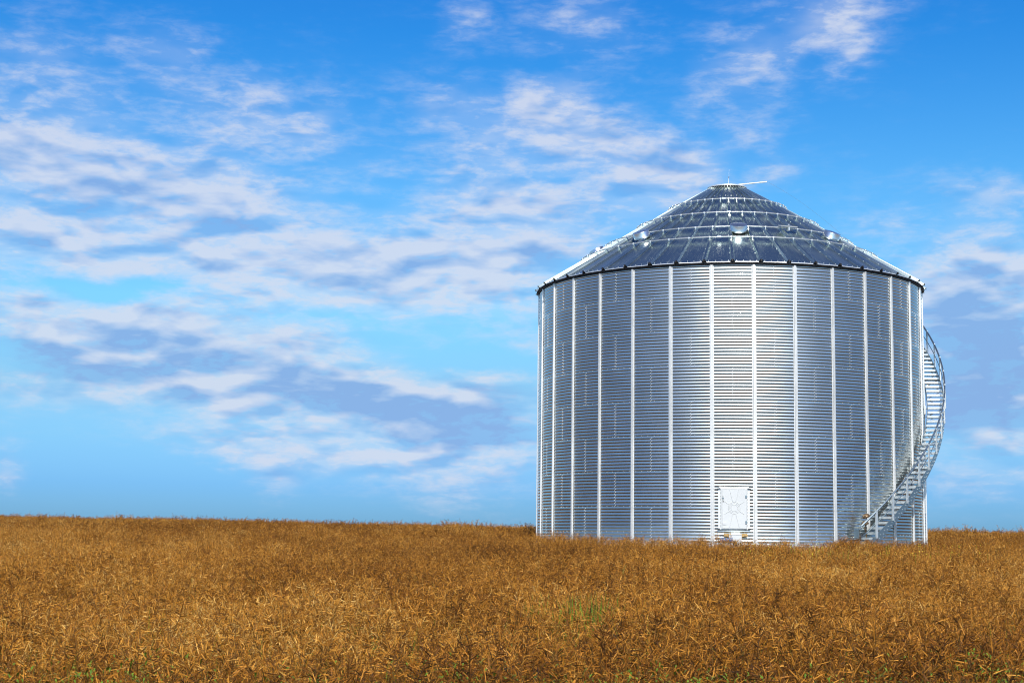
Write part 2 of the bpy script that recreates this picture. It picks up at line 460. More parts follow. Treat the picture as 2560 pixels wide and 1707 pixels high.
wd = RO - RI - .016
tread0.box((0, 0, 0), (.225, wd, .028)); tread0.box((-.105, 0, -.022), (.014, wd, .068)); tread0.box((.105, 0, -.03), (.012, wd, .06), mat=1)  # darker back plate added to deepen the shade between treads
for sx in (-1, 1): tread0.box((0, sx * (wd / 2 - .02), -.03), (.18, .03, .05))
for q in range(5): tread0.box((-.08 + q * .04, 0, .0165), (.010, wd * .94, .005))
t_obj = None
while f < F1 - .02:
    loc = P(f, (RO + RI) / 2, zr(f) - DS + .035)
    if t_obj is None: t_obj = tread0.build('tread', [M_tread, M_stair], stair, loc, f); c = t_obj
    else:
        c = t_obj.copy(); c.location = loc; COL.objects.link(c)
    c.rotation_euler = (0, 0, f)
    f += R_(RISE / .100)
# posts
f = R_(37.9); po = None
while f < F1:
    m0 = zr(f)
    if po is None:
        m = MB(); m.box((0, 0, -.40), (.074, .006, .86)); m.box((-.034, .018, -.40), (.006, .036, .86)); m.box((.034, .018, -.40), (.006, .036, .86))
        m.box((0, -.006, -.78), (.018, .01, .018), mat=1); m.box((0, -.006, -.66), (.018, .01, .018), mat=1)
        po = m.build('post', [M_tread, M_bolt], stair); c = po
    else:
        c = po.copy(); COL.objects.link(c)
    c.location = P(f, RO + .048, m0); c.rotation_euler = (0, 0, f); f += R_(5.62)
hr = MB(); hr.tube(helix(RO + .02, 0, R_(33.2)), .031, 8)
hr.tube([P(R_(33.2), RO + .02, zr(R_(33.2))), P(R_(32.6), RO + .02, zr(R_(33.2)) - .14), P(R_(33.2), RO + .02, zr(R_(33.2)) - .33), P(R_(35), RO + .02, zr(R_(35)) - .37)], .024, 8)
hr.build('handrail', M_stair, stair)
mr = MB(); mr.tube(helix(RO + .02, -.37, R_(35)), .014, 6); mr.build('midrail', M_stair, stair)
# wall brackets: plate on the wall, arm out under the flight, diagonal strut
for f in np.arange(R_(39.4), F1, R_(11.25)):
    z = zr(f) - DS - .10; m = MB(); Mr = Matrix.Rotation(f, 3, 'Z')
    m.box(P(f, RW + .045, z - .05), (.20, .06, .30), Mr); m.tube([P(f, RW + .06, z), P(f, RO, z)], .022, 6); m.tube([P(f, RW + .06, z - .30), P(f, RO - .06, z - .02)], .018, 6)
    m.build('wall_bracket', M_tread, stair)
# zigzag bracing below the treads
zb = MB(); k = 0
for f in np.arange(R_(37), F1 - R_(4), R_(3.37)):
    a, b = (RI, RO) if k % 2 else (RO, RI); k += 1
    zb.tube([P(f, a, zr(f) - DS - .06), P(f + R_(3.37), b, zr(f + R_(3.37)) - DS - .06)], .011, 5)
zb.build('brace', M_tread, stair)
ft = MB(); Mr = Matrix.Rotation(R_(35), 3, 'Z'); ft.box(P(R_(35.2), RI + .05, .34), (.20, .012, .31), Mr); ft.box(P(R_(36), (RI + RO) / 2, .10), (.40, .62, .02), Mr); ft.box(P(R_(35), (RI + RO) / 2, -.35), (.30, .5, .86), Mr, mat=1)
ft.build('foot_plate', [M_stair, M_conc], stair)

# ------------------------------------------------------------------ small things at the silo's foot
def ws(phi, r, z):
    p = P(phi, r, z); c, s = math.cos(-AZ), math.sin(-AZ)
    return (SX + p[0] * c - p[1] * s, SY + p[0] * s + p[1] * c, z)
lm = empty('twin_cups', ws(R_(37.6), RW + .3, .45), R_(37.6) - AZ)  # two brown domed cups on a bracket, purpose not known
set_tag(lm, 'brown pair of domed metal cups on a bent bracket at the staircase foot', 'lamp')
def dome(x, z, r, til):
    m = MB(); Mt = Matrix.Rotation(til, 3, 'Y')
    m.lathe([(0, .09), (.06, .085), (r * .75, .055), (r, .0), (r * .93, -.02), (r * .5, -.015), (0, -.01)], 20, c=(x, 0, z), M=Mt)
    return m
dome(.0, .44, .135, R_(-24)).build('domed_cup', M_brown, lm); dome(-.05, .21, .125, R_(-14)).build('domed_cup', M_brown, lm)
m = MB(); m.tube([(.13, .05, .46), (.02, 0, .40), (-.03, 0, .24)], .017, 7); m.tube([(-.02, 0, .2), (-.07, 0, .06), (-.02, 0, -.02), (.04, 0, -.5)], .022, 7, mat=1); m.build('bracket', [M_white, M_brown], lm)

ch = empty('unloading_chute', ws(R_(1.7), RW + .14, 0), R_(1.7) - AZ)
set_tag(ch, 'pale metal unloading box with open lower edge under the silo hatch', 'chute')
m = MB(); m.box((0, -.10, .15), (.385, .012, .22)); m.box((-.19, 0, .10), (.012, .20, .42)); m.box((.19, 0, .10), (.012, .20, .42)); m.box((0, 0, .262), (.40, .23, .012)); 
for x in (-.13, -.09, .08, .13): m.box((x, -.105, .0), (.025, .02, .2))
m.build('box', M_door, ch)
m = MB(); m.box((.01, -.075, .03), (.36, .01, .18)); m.box((-.03, -.11, .05), (.10, .01, .04)); m.build('opening', M_black, ch)
for sx, a0, lab in ((-1, R_(-.25), 'short tan wooden board wedged left of the pale unloading box'), (1, R_(3.95), 'short tan wooden board wedged right of the pale unloading box')):
    m = MB(); m.box((0, 0, 0), (.225, .04, .10)); m.box((.05 * sx, -.024, .01), (.09, .02, .07), Matrix.Rotation(R_(4 * sx), 3, 'Y'))
    o = m.build('wooden_board', M_wood, None, ws(a0, RW + .10, .255), a0 - AZ); set_tag(o, lab, 'board', 'boards beside the unloading box')
m = MB(); m.tube([(-.20, 0, 0), (.2, 0, .0)], .062, 16, cap=False); m.tube([(-.19, 0, 0), (.19, 0, .0)], .052, 16, mat=1)
o = m.build('blue_pipe', [M_blue, M_black], None, ws(R_(-.6), RW + .26, .10), R_(-.6) - AZ); set_tag(o, 'short blue pipe end lying left of the unloading box', 'pipe')

# ------------------------------------------------------------------ terrain
def canopy(x, y):
    """height of the crop's top surface (eye level = 0)"""
    d = np.hypot(x, y); t = np.clip(x / np.maximum(d, 1e-3), -.45, .45)
    kx = np.interp(t, [-.45, -.32, -.2, -.08, .02, .12, .31, .45], [.00014, .000165, .00021, .00030, .00054, .00058, .00047, .00047])
    s = np.maximum(d - 60, 0)
    fall = kx * np.minimum(s, 70) ** 2 + kx * 140 * np.maximum(s - 70, 0)
    dd = np.where(y < -20, np.minimum(d, 20), d)
    z = -1.05 + .0232 * np.where(y < 0, -np.minimum(d, 30) * .5, dd) - fall
    z = z + .07 * np.sin(x * .31 + 1.3 * np.sin(y * .17)) * np.sin(y * .42 + .9) * np.clip((d - 12) / 25, 0, 1) + .035 * np.sin(x * 1.1 + y * .7) * np.sin(y * 1.3 - x * .4)
    return np.maximum(z, -9)
CROP = 1.12
def ground(x, y):
    z = canopy(x, y) - CROP
    r = np.hypot(x - SX, y - SY); t = np.clip((RW + 3.4 - r) / 2.4, 0, 1); t = t * t * (3 - 2 * t)
    return z * (1 - t) + (-.16) * t
xs = np.unique(np.r_[np.arange(-70, 90, 1.0), np.linspace(-1500, -70, 40), np.linspace(90, 1500, 40)])
ys = np.unique(np.r_[np.arange(-30, 150, 1.0), np.linspace(-900, -30, 25), np.linspace(150, 2500, 45)])
X, Y = np.meshgrid(xs, ys); nx = len(xs)
V = np.stack([X, Y, ground(X, Y)], -1).reshape(-1, 3)
ii = (np.arange(len(ys) - 1)[:, None] * nx + np.arange(nx - 1)[None]).ravel()
gm = np_mesh('ground', V, np.stack([ii, ii + 1, ii + 1 + nx, ii + nx], -1), M_soil)
set_tag(link('ground', gm), kind='structure')
gp = MB(); gp.lathe([(RW + .17, -.10), (RW + 1.0, -.12), (RW + 1.5, -.30), (RW + 1.7, -.6)], 96)
set_tag(gp.build('gravel_path', M_gravel, None, (SX, SY, 0)), kind='structure')

# ------------------------------------------------------------------ ripe rapeseed: plant meshes
def crop_mat(name, cols, rough=.75, sheen=0.0):
    m, nt, b = new_mat(name)
    at = N(nt, 'ShaderNodeAttribute', attribute_name='tone'); oi = N(nt, 'ShaderNodeObjectInfo')
    ri = N(nt, 'ShaderNodeAttribute', attribute_name='ripe', attribute_type='INSTANCER')      # plant tone: ripeness, with clump and foreground shade painted in
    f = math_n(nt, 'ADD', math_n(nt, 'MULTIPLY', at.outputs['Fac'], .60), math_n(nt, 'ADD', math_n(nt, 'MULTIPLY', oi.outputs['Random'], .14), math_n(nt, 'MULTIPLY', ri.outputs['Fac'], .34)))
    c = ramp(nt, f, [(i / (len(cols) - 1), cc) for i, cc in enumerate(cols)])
    L(nt, c, b.inputs['Base Color']); b.inputs['Roughness'].default_value = rough
    b.inputs['Specular IOR Level'].default_value = .12
    return m
M_pod = crop_mat('ripe_pod', [(.010, .005, .002), (.045, .018, .004), (.17, .058, .007), (.42, .166, .019), (.60, .28, .044), (.72, .46, .14)], .55)  # near-black tones paint the shaded gaps between pods as pod colour
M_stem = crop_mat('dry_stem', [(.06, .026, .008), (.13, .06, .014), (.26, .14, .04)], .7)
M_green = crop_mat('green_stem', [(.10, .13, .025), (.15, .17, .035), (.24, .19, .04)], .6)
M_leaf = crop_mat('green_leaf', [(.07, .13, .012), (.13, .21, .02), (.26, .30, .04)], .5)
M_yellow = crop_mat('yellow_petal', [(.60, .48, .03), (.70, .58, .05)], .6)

class TM:
    """triangle soup with a tone per face and a material index"""
    def __init__(self): self.V = []; self.T = []; self.tone = []; self.m = []; self.n = 0
    def spindle(self, p, d, ln, w, tone, mat, bend=0.0, nseg=2):
        d = d / np.linalg.norm(d); u = np.cross(d, [0, 0, 1.0]); nu = np.linalg.norm(u); u = np.array([1., 0, 0]) if nu < 1e-3 else u / nu
        v = np.cross(d, u); a0 = rng.uniform(0, 6.28)
        up = np.array([0, 0, 1.0]); rows = [p]
        ts = (.12, .72) if nseg == 2 else (.5,)
        V = [p]
        for t in ts:
            q = p + d * ln * t + up * bend * ln * t * t
            for k in range(3):
                a = a0 + k * 2.094; V.append(q + (u * math.cos(a) + v * math.sin(a)) * w)
        V.append(p + d * ln + up * bend * ln)
        e = len(V) - 1; T = [(0, 2, 1), (0, 3, 2), (0, 1, 3)]
        if nseg == 2:
            for k in range(3):
                a, b = 1 + k, 1 + (k + 1) % 3; T += [(a, b, b + 3), (a, b + 3, a + 3)]
            T += [(4, 5, e), (5, 6, e), (6, 4, e)]
        else: T += [(1, 2, e), (2, 3, e), (3, 1, e)]
        self._put(V, T, tone, mat)
    def stick(self, pts, r0, r1, tone, mat):
        V = []; T = []; n = len(pts)
        for i, p in enumerate(pts):
            r = r0 + (r1 - r0) * i / (n - 1)
            for k in range(3): a = k * 2.094; V.append(p + np.array([math.cos(a) * r, math.sin(a) * r, 0]))
        for i in range(n - 1):
            for k in range(3):
                a, b = i * 3 + k, i * 3 + (k + 1) % 3; T += [(a, b, b + 3), (a, b + 3, a + 3)]
        self._put(V, T, tone, mat)
    def leaf(self, p, d, ln, w, tone, mat):
        d = d / np.linalg.norm(d); u = np.cross(d, [0, 0, 1.0]); u /= (np.linalg.norm(u) + 1e-6); up = np.array([0, 0, 1.])
        a = p + d * ln * .5 + up * ln * .08; V = [p, a + u * w, a - u * w, p + d * ln - up * ln * .12]
        self._put(V, [(0, 1, 2), (1, 3, 2)], tone, mat)
    def _put(self, V, T, tone, mat):
        self.V += [np.asarray(q, float) for q in V]; self.T += [(a + self.n, b + self.n, c + self.n) for a, b, c in T]
        self.tone += [tone] * len(T); self.m += [mat] * len(T); self.n += len(V)
    def mesh(self, name, mats):
        me = np_mesh(name, np.array(self.V), np.array(self.T), mats, False, self.m)
        at = me.attributes.new('tone', 'FLOAT', 'FACE'); at.data.foreach_set('value', np.array(self.tone, np.float32))
        return me

def raceme(t, p, d, ln, npod, tone0, big=1.0, nseg=2):
    """seed stalk with pods set all round it"""
    pts = [p + d * ln * q + np.array([0, 0, .05 * ln * q * q]) + rng.normal(0, .006, 3) * (q > 0) for q in np.linspace(0, 1, 4)]
    t.stick(pts, .0030 * big, .0015 * big, rng.uniform(.1, .9), 1)
    a = rng.uniform(0, 6.28)
    for i in range(npod):
        q = .08 + .92 * (i + rng.uniform(0, .6)) / npod; b = p + d * ln * q + np.array([0, 0, .05 * ln * q * q]); a += 2.4 + rng.normal(0, .3)
        u = np.cross(d, [0.3, 0.1, 1]); u /= np.linalg.norm(u); v = np.cross(d, u)
        rad = u * math.cos(a) + v * math.sin(a)
        ang = R_(rng.normal(58, 18)); dd = d * math.cos(ang) + rad * math.sin(ang)
        if rng.random() < .10: dd = rng.normal(0, 1, 3); dd[2] = abs(dd[2]) * .3
        ped = b + dd * .012
        t.spindle(b, dd, rng.uniform(.056, .105) * (1 if q < .85 else .7), rng.uniform(.0020, .0032) * big, np.clip(tone0 + rng.normal(0, .30), 0, 1), 0, rng.normal(.0, .03), nseg)

def plant(nbr, pods, nseg, big, seed, green):
    t = TM(); h = CROP
    lean = rng.normal(0, .05, 2)
    top = np.array([lean[0], lean[1], h * rng.uniform(.82, .96)])
    t.stick([np.zeros(3), top * .5 + np.r_[rng.normal(0, .012, 2), 0], top * .75], .006 * big, .0035 * big, rng.random(), 2 if green else 1)
    raceme(t, top * .70, (top / np.linalg.norm(top)) + np.r_[rng.normal(0, .06, 2), 0], .30 * h, pods, .55, big, nseg)
    for k in range(nbr):
        a = k * 2.4 + rng.uniform(0, .8); q = rng.uniform(.42, .70); b = top * q / .9
        el = R_(rng.uniform(38, 66)); d = np.array([math.cos(a) * math.cos(el), math.sin(a) * math.cos(el), math.sin(el)])
        ln = min(rng.uniform(.30, .50), (h * rng.uniform(.90, 1.02) - b[2]) / d[2])
        if ln < .12: continue
        mid = b + d * ln * .35
        t.stick([b, mid], .0032 * big, .0028 * big, rng.random(), 2 if green and rng.random() < .6 else 1)
        raceme(t, mid, d, ln * .68, pods, rng.uniform(.35, .7), big, nseg)
        if rng.random() < .5:
            a2 = a + rng.normal(0, .9); d2 = np.array([math.cos(a2) * .65, math.sin(a2) * .65, .76]); raceme(t, mid, d2, ln * .5, int(pods * .7), rng.uniform(.3, .7), big, nseg)
    if green:
        for k in range(5):
            a = rng.uniform(0, 6.28); t.leaf(top * rng.uniform(.3, .7), np.array([math.cos(a), math.sin(a), rng.uniform(.1, .7)]), rng.uniform(.05, .12), rng.uniform(.010, .02), rng.random(), 3)
    return t
kinds = []
for i in range(7): kinds.append(plant(rng.integers(5, 8), 13, 2, 1.0, i, i in (1, 4, 6)))       # near
for i in range(5): kinds.append(plant(rng.integers(7, 9), 13, 1, 1.35, i, i == 2))              # middle
for i in range(4): kinds.append(plant(7, 9, 1, 2.1, i, False))                                  # far
pool = bpy.data.collections.new('rapeseed_plants')
for i, t in enumerate(kinds):
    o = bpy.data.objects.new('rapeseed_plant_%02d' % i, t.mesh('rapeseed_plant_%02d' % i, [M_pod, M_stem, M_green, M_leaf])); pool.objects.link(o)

# where the plants stand
px, py, pi = [], [], []
def band(d0, d1, dens, lo, hi, lim=.44, pad=2.0):
    area = 2 * (lim * (d0 + d1) / 2 + pad) * (d1 - d0); n = int(area * dens)
    y = np.sqrt(rng.uniform(d0 * d0, d1 * d1, n)); x = rng.uniform(-1, 1, n) * (lim * y + pad)
    px.append(x); py.append(y); pi.append(rng.integers(lo, hi, n))
band(5.5, 11, 13, 0, 7); band(11, 15, 16, 0, 7); band(15, 20, 18, 0, 7); band(20, 34, 18, 0, 7); band(34, 52, 14, 7, 12); band(52, 80, 10, 12, 16); band(80, 125, 8, 12, 16, .42)
px, py, pi = map(np.concatenate, (px, py, pi))
r = np.hypot(px - SX, py - SY)
keep = (r > RW + 1.15) & ~((np.hypot(px, py) > 92) & (px > -12) & (np.hypot(px, py) > 100))
px, py, pi, r = px[keep], py[keep], pi[keep], r[keep]
gz = ground(px, py); hz = canopy(px, py) - gz
d = np.hypot(px, py)
# uneven stand: patches that lodged a little
lump = np.sin(px * .55 + 2 * np.sin(py * .23)) * np.sin(py * .5 + 1.7) + .9 * np.sin(px * 2.1 + 2 * np.sin(py * 1.1 + 1)) * np.sin(py * 1.7 + 1.5 * np.sin(px * .9))
sc = hz / CROP * (1 + .095 * lump * np.clip(40 / d, .3, 1)) * rng.normal(.955, .11, len(px))
sc = np.clip(sc, .18, 1.3)
wide = np.clip(rng.normal(1.0, .1, len(px)), .75, 1.3) * np.clip(.5 + sc * .5, .4, 1.1)
tilt = np.stack([rng.normal(0, .13, len(px)), rng.normal(0, .13, len(px)), rng.uniform(0, 6.283, len(px))], -1)
fm = bpy.data.meshes.new('rapeseed_field'); fm.vertices.add(len(px)); fm.vertices.foreach_set('co', np.stack([px, py, gz], -1).astype(np.float32).ravel())
for nm, ty, arr in (('rot', 'FLOAT_VECTOR', tilt), ('scl', 'FLOAT_VECTOR', np.stack([wide, wide, sc], -1))):
    a = fm.attributes.new(nm, ty, 'POINT'); a.data.foreach_set('vector', arr.astype(np.float32).ravel())
ripe = np.clip(.46 - .24 * np.clip((16 - np.hypot(px, py)) / 5, 0, 1) - .14 * np.exp(-((px - 15) / 8) ** 2 - ((py - 42) / 9) ** 2) + .32 * np.sin(px * .33 + 1.7 * np.sin(py * .19 + .6)) * np.sin(py * .27 + 1.1) + .30 * np.sin(px * 1.3 + 2 * np.sin(py * .8)) * np.sin(py * 1.05 + np.sin(px * .7)) + rng.normal(0, .16, len(px)), 0, 1)  # ripeness patches; clump and foreground shade also painted into this value
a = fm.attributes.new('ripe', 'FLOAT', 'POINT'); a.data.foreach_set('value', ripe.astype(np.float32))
a = fm.attributes.new('idx', 'INT', 'POINT'); a.data.foreach_set('value', pi.astype(np.int32))
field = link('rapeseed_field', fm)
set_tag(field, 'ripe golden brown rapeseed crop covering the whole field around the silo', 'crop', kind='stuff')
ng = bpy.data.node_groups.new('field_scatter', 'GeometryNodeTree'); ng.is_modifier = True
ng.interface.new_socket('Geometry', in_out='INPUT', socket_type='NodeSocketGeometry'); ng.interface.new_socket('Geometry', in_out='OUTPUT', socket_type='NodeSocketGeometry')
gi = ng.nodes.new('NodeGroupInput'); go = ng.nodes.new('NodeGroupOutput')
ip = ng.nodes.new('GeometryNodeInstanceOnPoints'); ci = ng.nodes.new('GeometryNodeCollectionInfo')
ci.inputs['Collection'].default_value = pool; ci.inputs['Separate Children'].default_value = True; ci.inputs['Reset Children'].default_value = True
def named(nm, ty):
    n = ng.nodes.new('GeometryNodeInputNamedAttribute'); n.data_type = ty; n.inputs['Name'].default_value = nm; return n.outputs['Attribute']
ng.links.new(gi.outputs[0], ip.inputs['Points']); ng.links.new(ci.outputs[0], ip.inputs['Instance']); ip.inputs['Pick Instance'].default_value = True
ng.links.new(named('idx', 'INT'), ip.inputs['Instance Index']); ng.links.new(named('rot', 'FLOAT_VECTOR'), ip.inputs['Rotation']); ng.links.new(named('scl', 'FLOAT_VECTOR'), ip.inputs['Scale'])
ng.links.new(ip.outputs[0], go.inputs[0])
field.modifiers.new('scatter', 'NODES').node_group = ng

# green grass tufts standing among the ripe crop
def at_canopy(az_deg, dist): 
    a = R_(az_deg); x, y = dist * math.sin(a), dist * math.cos(a); return x, y
tufts = [(1.75, 17.4, .9, 'tall bright green grass tuft, the densest one in the ripe crop'), (2.55, 16.9, .75, 'green grass tuft at the right end of the green patch'),
         (.35, 17.6, .7, 'small upright green grass tuft at the left end of the green patch'), (1.1, 16.8, .62, 'low green grass tuft just left of the tallest tuft'), (3.1, 17.4, .7, 'thin green grass tuft standing apart, right of the green patch')]
for az, dist, k, lab in tufts:
    az += .55
    t = TM(); 
    for q in range(int(34 * k)):
        a = rng.uniform(0, 6.28); rr = abs(rng.normal(0, .09)); b = np.array([rr * math.cos(a), rr * math.sin(a), .35]); le = rng.uniform(.56, .86)
        dd = np.array([rng.normal(0, .16), rng.normal(0, .16), 1.0]); t.spindle(b, dd, le, .0045, rng.random(), 0, -.03, 2)
    x, y = at_canopy(az, dist)
    o = link('grass_tuft', t.mesh('grass_tuft', [M_leaf]), None, (x, y, float(ground(np.array([x]), np.array([y]))[0]) + .10)); set_tag(o, lab, 'grass', 'green grass tufts in the crop')
# low green weeds seen between the stalks near the road, and a few late yellow flowers
t = TM()
spots = [(-2.8, 10.2), (-2.4, 10.9), (.2, 10.0), (.8, 10.4), (1.4, 10.2), (3.4, 12.0), (3.6, 11.5), (-.3, 10.6), (2.3, 10.3), (-1.2, 10.1), (3.5, 10.6)]
for sx, sy in spots:
    for q in range(260):
        x, y = sx + rng.normal(0, .22), sy + rng.normal(0, .28); a = rng.uniform(0, 6.28); zg = float(canopy(np.array([x]), np.array([y]))[0])
        t.leaf(np.array([x, y, zg - rng.uniform(.02, .35)]), np.array([math.cos(a), math.sin(a), rng.uniform(.2, 1.3)]), rng.uniform(.03, .07), rng.uniform(.004, .009), rng.random(), 0)
for q in range(1300):
    y = math.sqrt(rng.uniform(81, 300)); x = rng.uniform(-.38, .38) * y; a = rng.uniform(0, 6.28); zg = float(canopy(np.array([x]), np.array([y]))[0])
    t.spindle(np.array([x, y, zg - rng.uniform(.45, .7)]), np.array([rng.normal(0, .2), rng.normal(0, .2), 1.0]), rng.uniform(.25, .5), .0025, rng.random(), 0, 0, 1)
o = link('weeds', t.mesh('weeds', [M_leaf])); set_tag(o, 'low green weeds showing between the ripe stalks in the foreground', 'weeds', kind='stuff')
t = TM()
for q in range(150):
    d_ = rng.uniform(33, 46); a = R_(rng.uniform(8, 16)) if q > 40 else R_(rng.uniform(9, 17)); x, y = d_ * math.sin(a), d_ * math.cos(a); zg = float(canopy(np.array([x]), np.array([y]))[0])
    t.stick([np.array([x, y, zg - .3]), np.array([x, y, zg + rng.uniform(-.02, .08)])], .003, .003, .5, 1)
    for w in range(4): t.leaf(np.array([x, y, zg + rng.uniform(-.03, .07)]), rng.normal(0, 1, 3), .026, .012, rng.random(), 0)
o = link('rapeseed_flowers', t.mesh('rapeseed_flowers', [M_yellow, M_leaf])); set_tag(o, 'scattered late yellow flowers in the crop right of the silo hatch', 'flowers', kind='stuff')

SKY_STR, SKY_SAT, SKY_DUST, BACK_CLOUD, AUREOLE = .16, 1.35, .6, .36, 7.0
SKY_TINT = [(0, (.16, .38, .90)), (.03, (.18, .41, .93)), (.06, (.28, .50, .80)), (.09, (.40, .58, .735)), (.14, (.57, .84, .90)), (.21, (.50, .85, .97)), (.30, (.22, .72, 1.0)), (.42, (.17, .58, 1.0)), (.65, (.140, .43, .67)), (1, (.10, .31, .57))]
SKY_ROWS = [0.0, 0.7, 1.4, 2.1, 2.8, 3.5, 4.2, 4.9, 5.6, 6.3, 7.0, 7.8, 8.6, 9.4, 10.3, 11.2, 12.2, 13.2, 14.4, 15.6, 17.0, 18.5, 20.5]
SKY_GRID = [
    '40004000400040004000400040004000400040004000400040004000400040004000400040004000400040004000400040004000400040004000400040004000',
    '40004000390039003800380038003800390039004000400041004100430044004300410040004000400040004000400040004000400041004200420041004000',
    '39004000470039003300320032003300360048004400410044005000550052004600420041004000400040004000400040004100430046004900490046004300',
    '39004300670043003100300031003800530073005300490053005900630060005200460043004100410040004000400041004400490056006000590052004500',
    '40004100540040003700380044005900690070007000720074007401720467085909500545024301410041004000410042004400480053015702550349024401',
    '41004200440042004300470053006100680172037203690267087134817480866457512245064201410041004000400040004102440752256356656854404412',
    '43004400460047004700480050025411592964326922742982558983879871995663481944024200410041004100410041024309502663507866785762314710',
    '48005501630266036603670671167623792482438971977898619339853674416224510645004200420041004100410141044518574875878999868568475117',
    '45104831545664627648845186598537922599359942973182127103700368045802480043004200420041004100410041034413533770728696868770535221',
    '46194946577069638146884992459537944384347319650461003800280029003500370040004200420042004100410041014307512467548482878171535322',
    '49085721682980238920922193189617921386188209600148004900460049006000470044004400430042004200410042014505552172518980907973485419',
    '62017301800181017801810085007600640056005300520050005400540054005400510048004500440043004200420042014705602180529575926773345411',
    '58005700510039013000330044015704660672047601790082008300800073006400560050004600440043004200420042014704611484329945994579145703',
    '50005604682178328213800481108613890791029203941796179803940083006901580252014700450043004200420042004701600479119518950679025900',
    '56007100860089018201760076007901820185018601870288019001900587238750804361114901460045004400420042004300470057006500640055004800',
    '54006200670367276742691771407555772672046300570058006200670072017603670357025500540051004800450043004800620049005600560047004300',
    '57006600750383128742883491109303800063005500510049005402690985199016760564016200650268095703440043004600470050005800740054004300',
    '66008412962483017803730169006100540052005200510051005500630061005900560065028824933065034700650045004500410042004300430042004100',
    '52005700610060005700530053006300680066007000490048004800520068006000770791177303490048005800430040004000400040004000400040004000',
    '51005700590058005300500056005800640051005500460049006600610054008501770050004500440056005100520045004100410040004000400040004000',
    '50005200590052004900570058004700430042004200420042004200430043004400440048004500460053006500590050006400430042004100400040004000',
    '43004300430045004300410041004100410041004100410042004300600046005200600058004800450044004500520066007200510043004200410041004000',
    '40004000400040004000400040004000400040004000400040004000400040004000400040004000400040004000400040004000400040004000400040004000',
]

# ------------------------------------------------------------------ sky, sun
SUN_EL, SUN_AZ = R_(42), R_(1.9)
sun_dir = Vector((math.sin(SUN_AZ) * math.cos(SUN_EL), -math.cos(SUN_AZ) * math.cos(SUN_EL), math.sin(SUN_EL)))   # towards the sun
sl = bpy.data.lights.new('sun', 'SUN'); sl.energy = 4.2; sl.angle = R_(.53); sl.color = (1, .945, .86)
so = bpy.data.objects.new('sun', sl); so.rotation_euler = sun_dir.to_track_quat('Z', 'Y').to_euler(); so.location = (0, -20, 40); COL.objects.link(so)

W = bpy.data.worlds.new('World'); S.world = W; W.use_nodes = True
nt = W.node_tree; nt.nodes.clear()
out = N(nt, 'ShaderNodeOutputWorld')
sky = N(nt, 'ShaderNodeTexSky', sky_type='NISHITA', sun_disc=False, sun_elevation=SUN_EL, sun_rotation=PI - SUN_AZ, altitude=200.0, air_density=1.0, dust_density=SKY_DUST, ozone_density=1.6)
tc = N(nt, 'ShaderNodeTexCoord')
sx = N(nt, 'ShaderNodeSeparateXYZ'); L(nt, tc.outputs['Generated'], sx.inputs[0])
az = math_n(nt, 'MULTIPLY', math_n(nt, 'ARCTAN2', sx.outputs[0], sx.outputs[1]), 57.29578)
el = math_n(nt, 'MULTIPLY', math_n(nt, 'ARCSINE', sx.outputs[2]), 57.29578)
# domain warp so cloud outlines are torn
wv = N(nt, 'ShaderNodeMapping'); wv.inputs['Scale'].default_value = (1, 1, 2.0); L(nt, tc.outputs['Generated'], wv.inputs['Vector'])
wn = N(nt, 'ShaderNodeTexNoise', Scale=17.0, Detail=4.0, Roughness=.6); L(nt, wv.outputs[0], wn.inputs['Vector'])
wc = N(nt, 'ShaderNodeVectorMath', operation='SUBTRACT'); L(nt, wn.outputs['Color'], wc.inputs[0]); wc.inputs[1].default_value = (.5, .5, .5)
wm = N(nt, 'ShaderNodeVectorMath', operation='MULTIPLY'); L(nt, wc.outputs[0], wm.inputs[0]); wm.inputs[1].default_value = (3.4, 1.5, 0)
ae = N(nt, 'ShaderNodeCombineXYZ'); L(nt, az, ae.inputs[0]); L(nt, el, ae.inputs[1])
aw = N(nt, 'ShaderNodeVectorMath', operation='ADD'); L(nt, ae.outputs[0], aw.inputs[0]); L(nt, wm.outputs[0], aw.inputs[1])
aws = N(nt, 'ShaderNodeSeparateXYZ'); L(nt, aw.outputs[0], aws.inputs[0])
u = math_n(nt, 'MULTIPLY_ADD', aws.outputs[0], 1 / 40, .5, clamp=True)      # azimuth -20..20 degrees of the sky ahead
acc = None
for i, (e, row) in enumerate(zip(SKY_ROWS, SKY_GRID)):                        # cover (red) and shade (green) of the cloud field, one ramp per elevation
    vals = [(int(row[k:k + 2]) / 99, int(row[k + 2:k + 4]) / 99) for k in range(0, len(row), 4)]
    c = ramp(nt, u, [(k / (len(vals) - 1), (d_, s_, 0)) for k, (d_, s_) in enumerate(vals)])
    lo_ = SKY_ROWS[i - 1] if i else e - 5; hi_ = SKY_ROWS[i + 1] if i + 1 < len(SKY_ROWS) else e + 60
    if i == 0: h = math_n(nt, 'MULTIPLY_ADD', aws.outputs[1], -1 / (hi_ - e), 1 + e / (hi_ - e), clamp=True)
    else:
        h1 = math_n(nt, 'MULTIPLY_ADD', aws.outputs[1], 1 / (e - lo_), -lo_ / (e - lo_))
        h2 = math_n(nt, 'MULTIPLY_ADD', aws.outputs[1], -1 / (hi_ - e), hi_ / (hi_ - e))
        h = math_n(nt, 'MINIMUM', h1, h2, clamp=True)
    va = N(nt, 'ShaderNodeVectorMath', operation='MULTIPLY_ADD'); L(nt, c, va.inputs[0]); L(nt, h, va.inputs[1])
    if acc is not None: L(nt, acc, va.inputs[2])
    acc = va.outputs[0]
gs = N(nt, 'ShaderNodeSeparateXYZ'); L(nt, acc, gs.inputs[0])
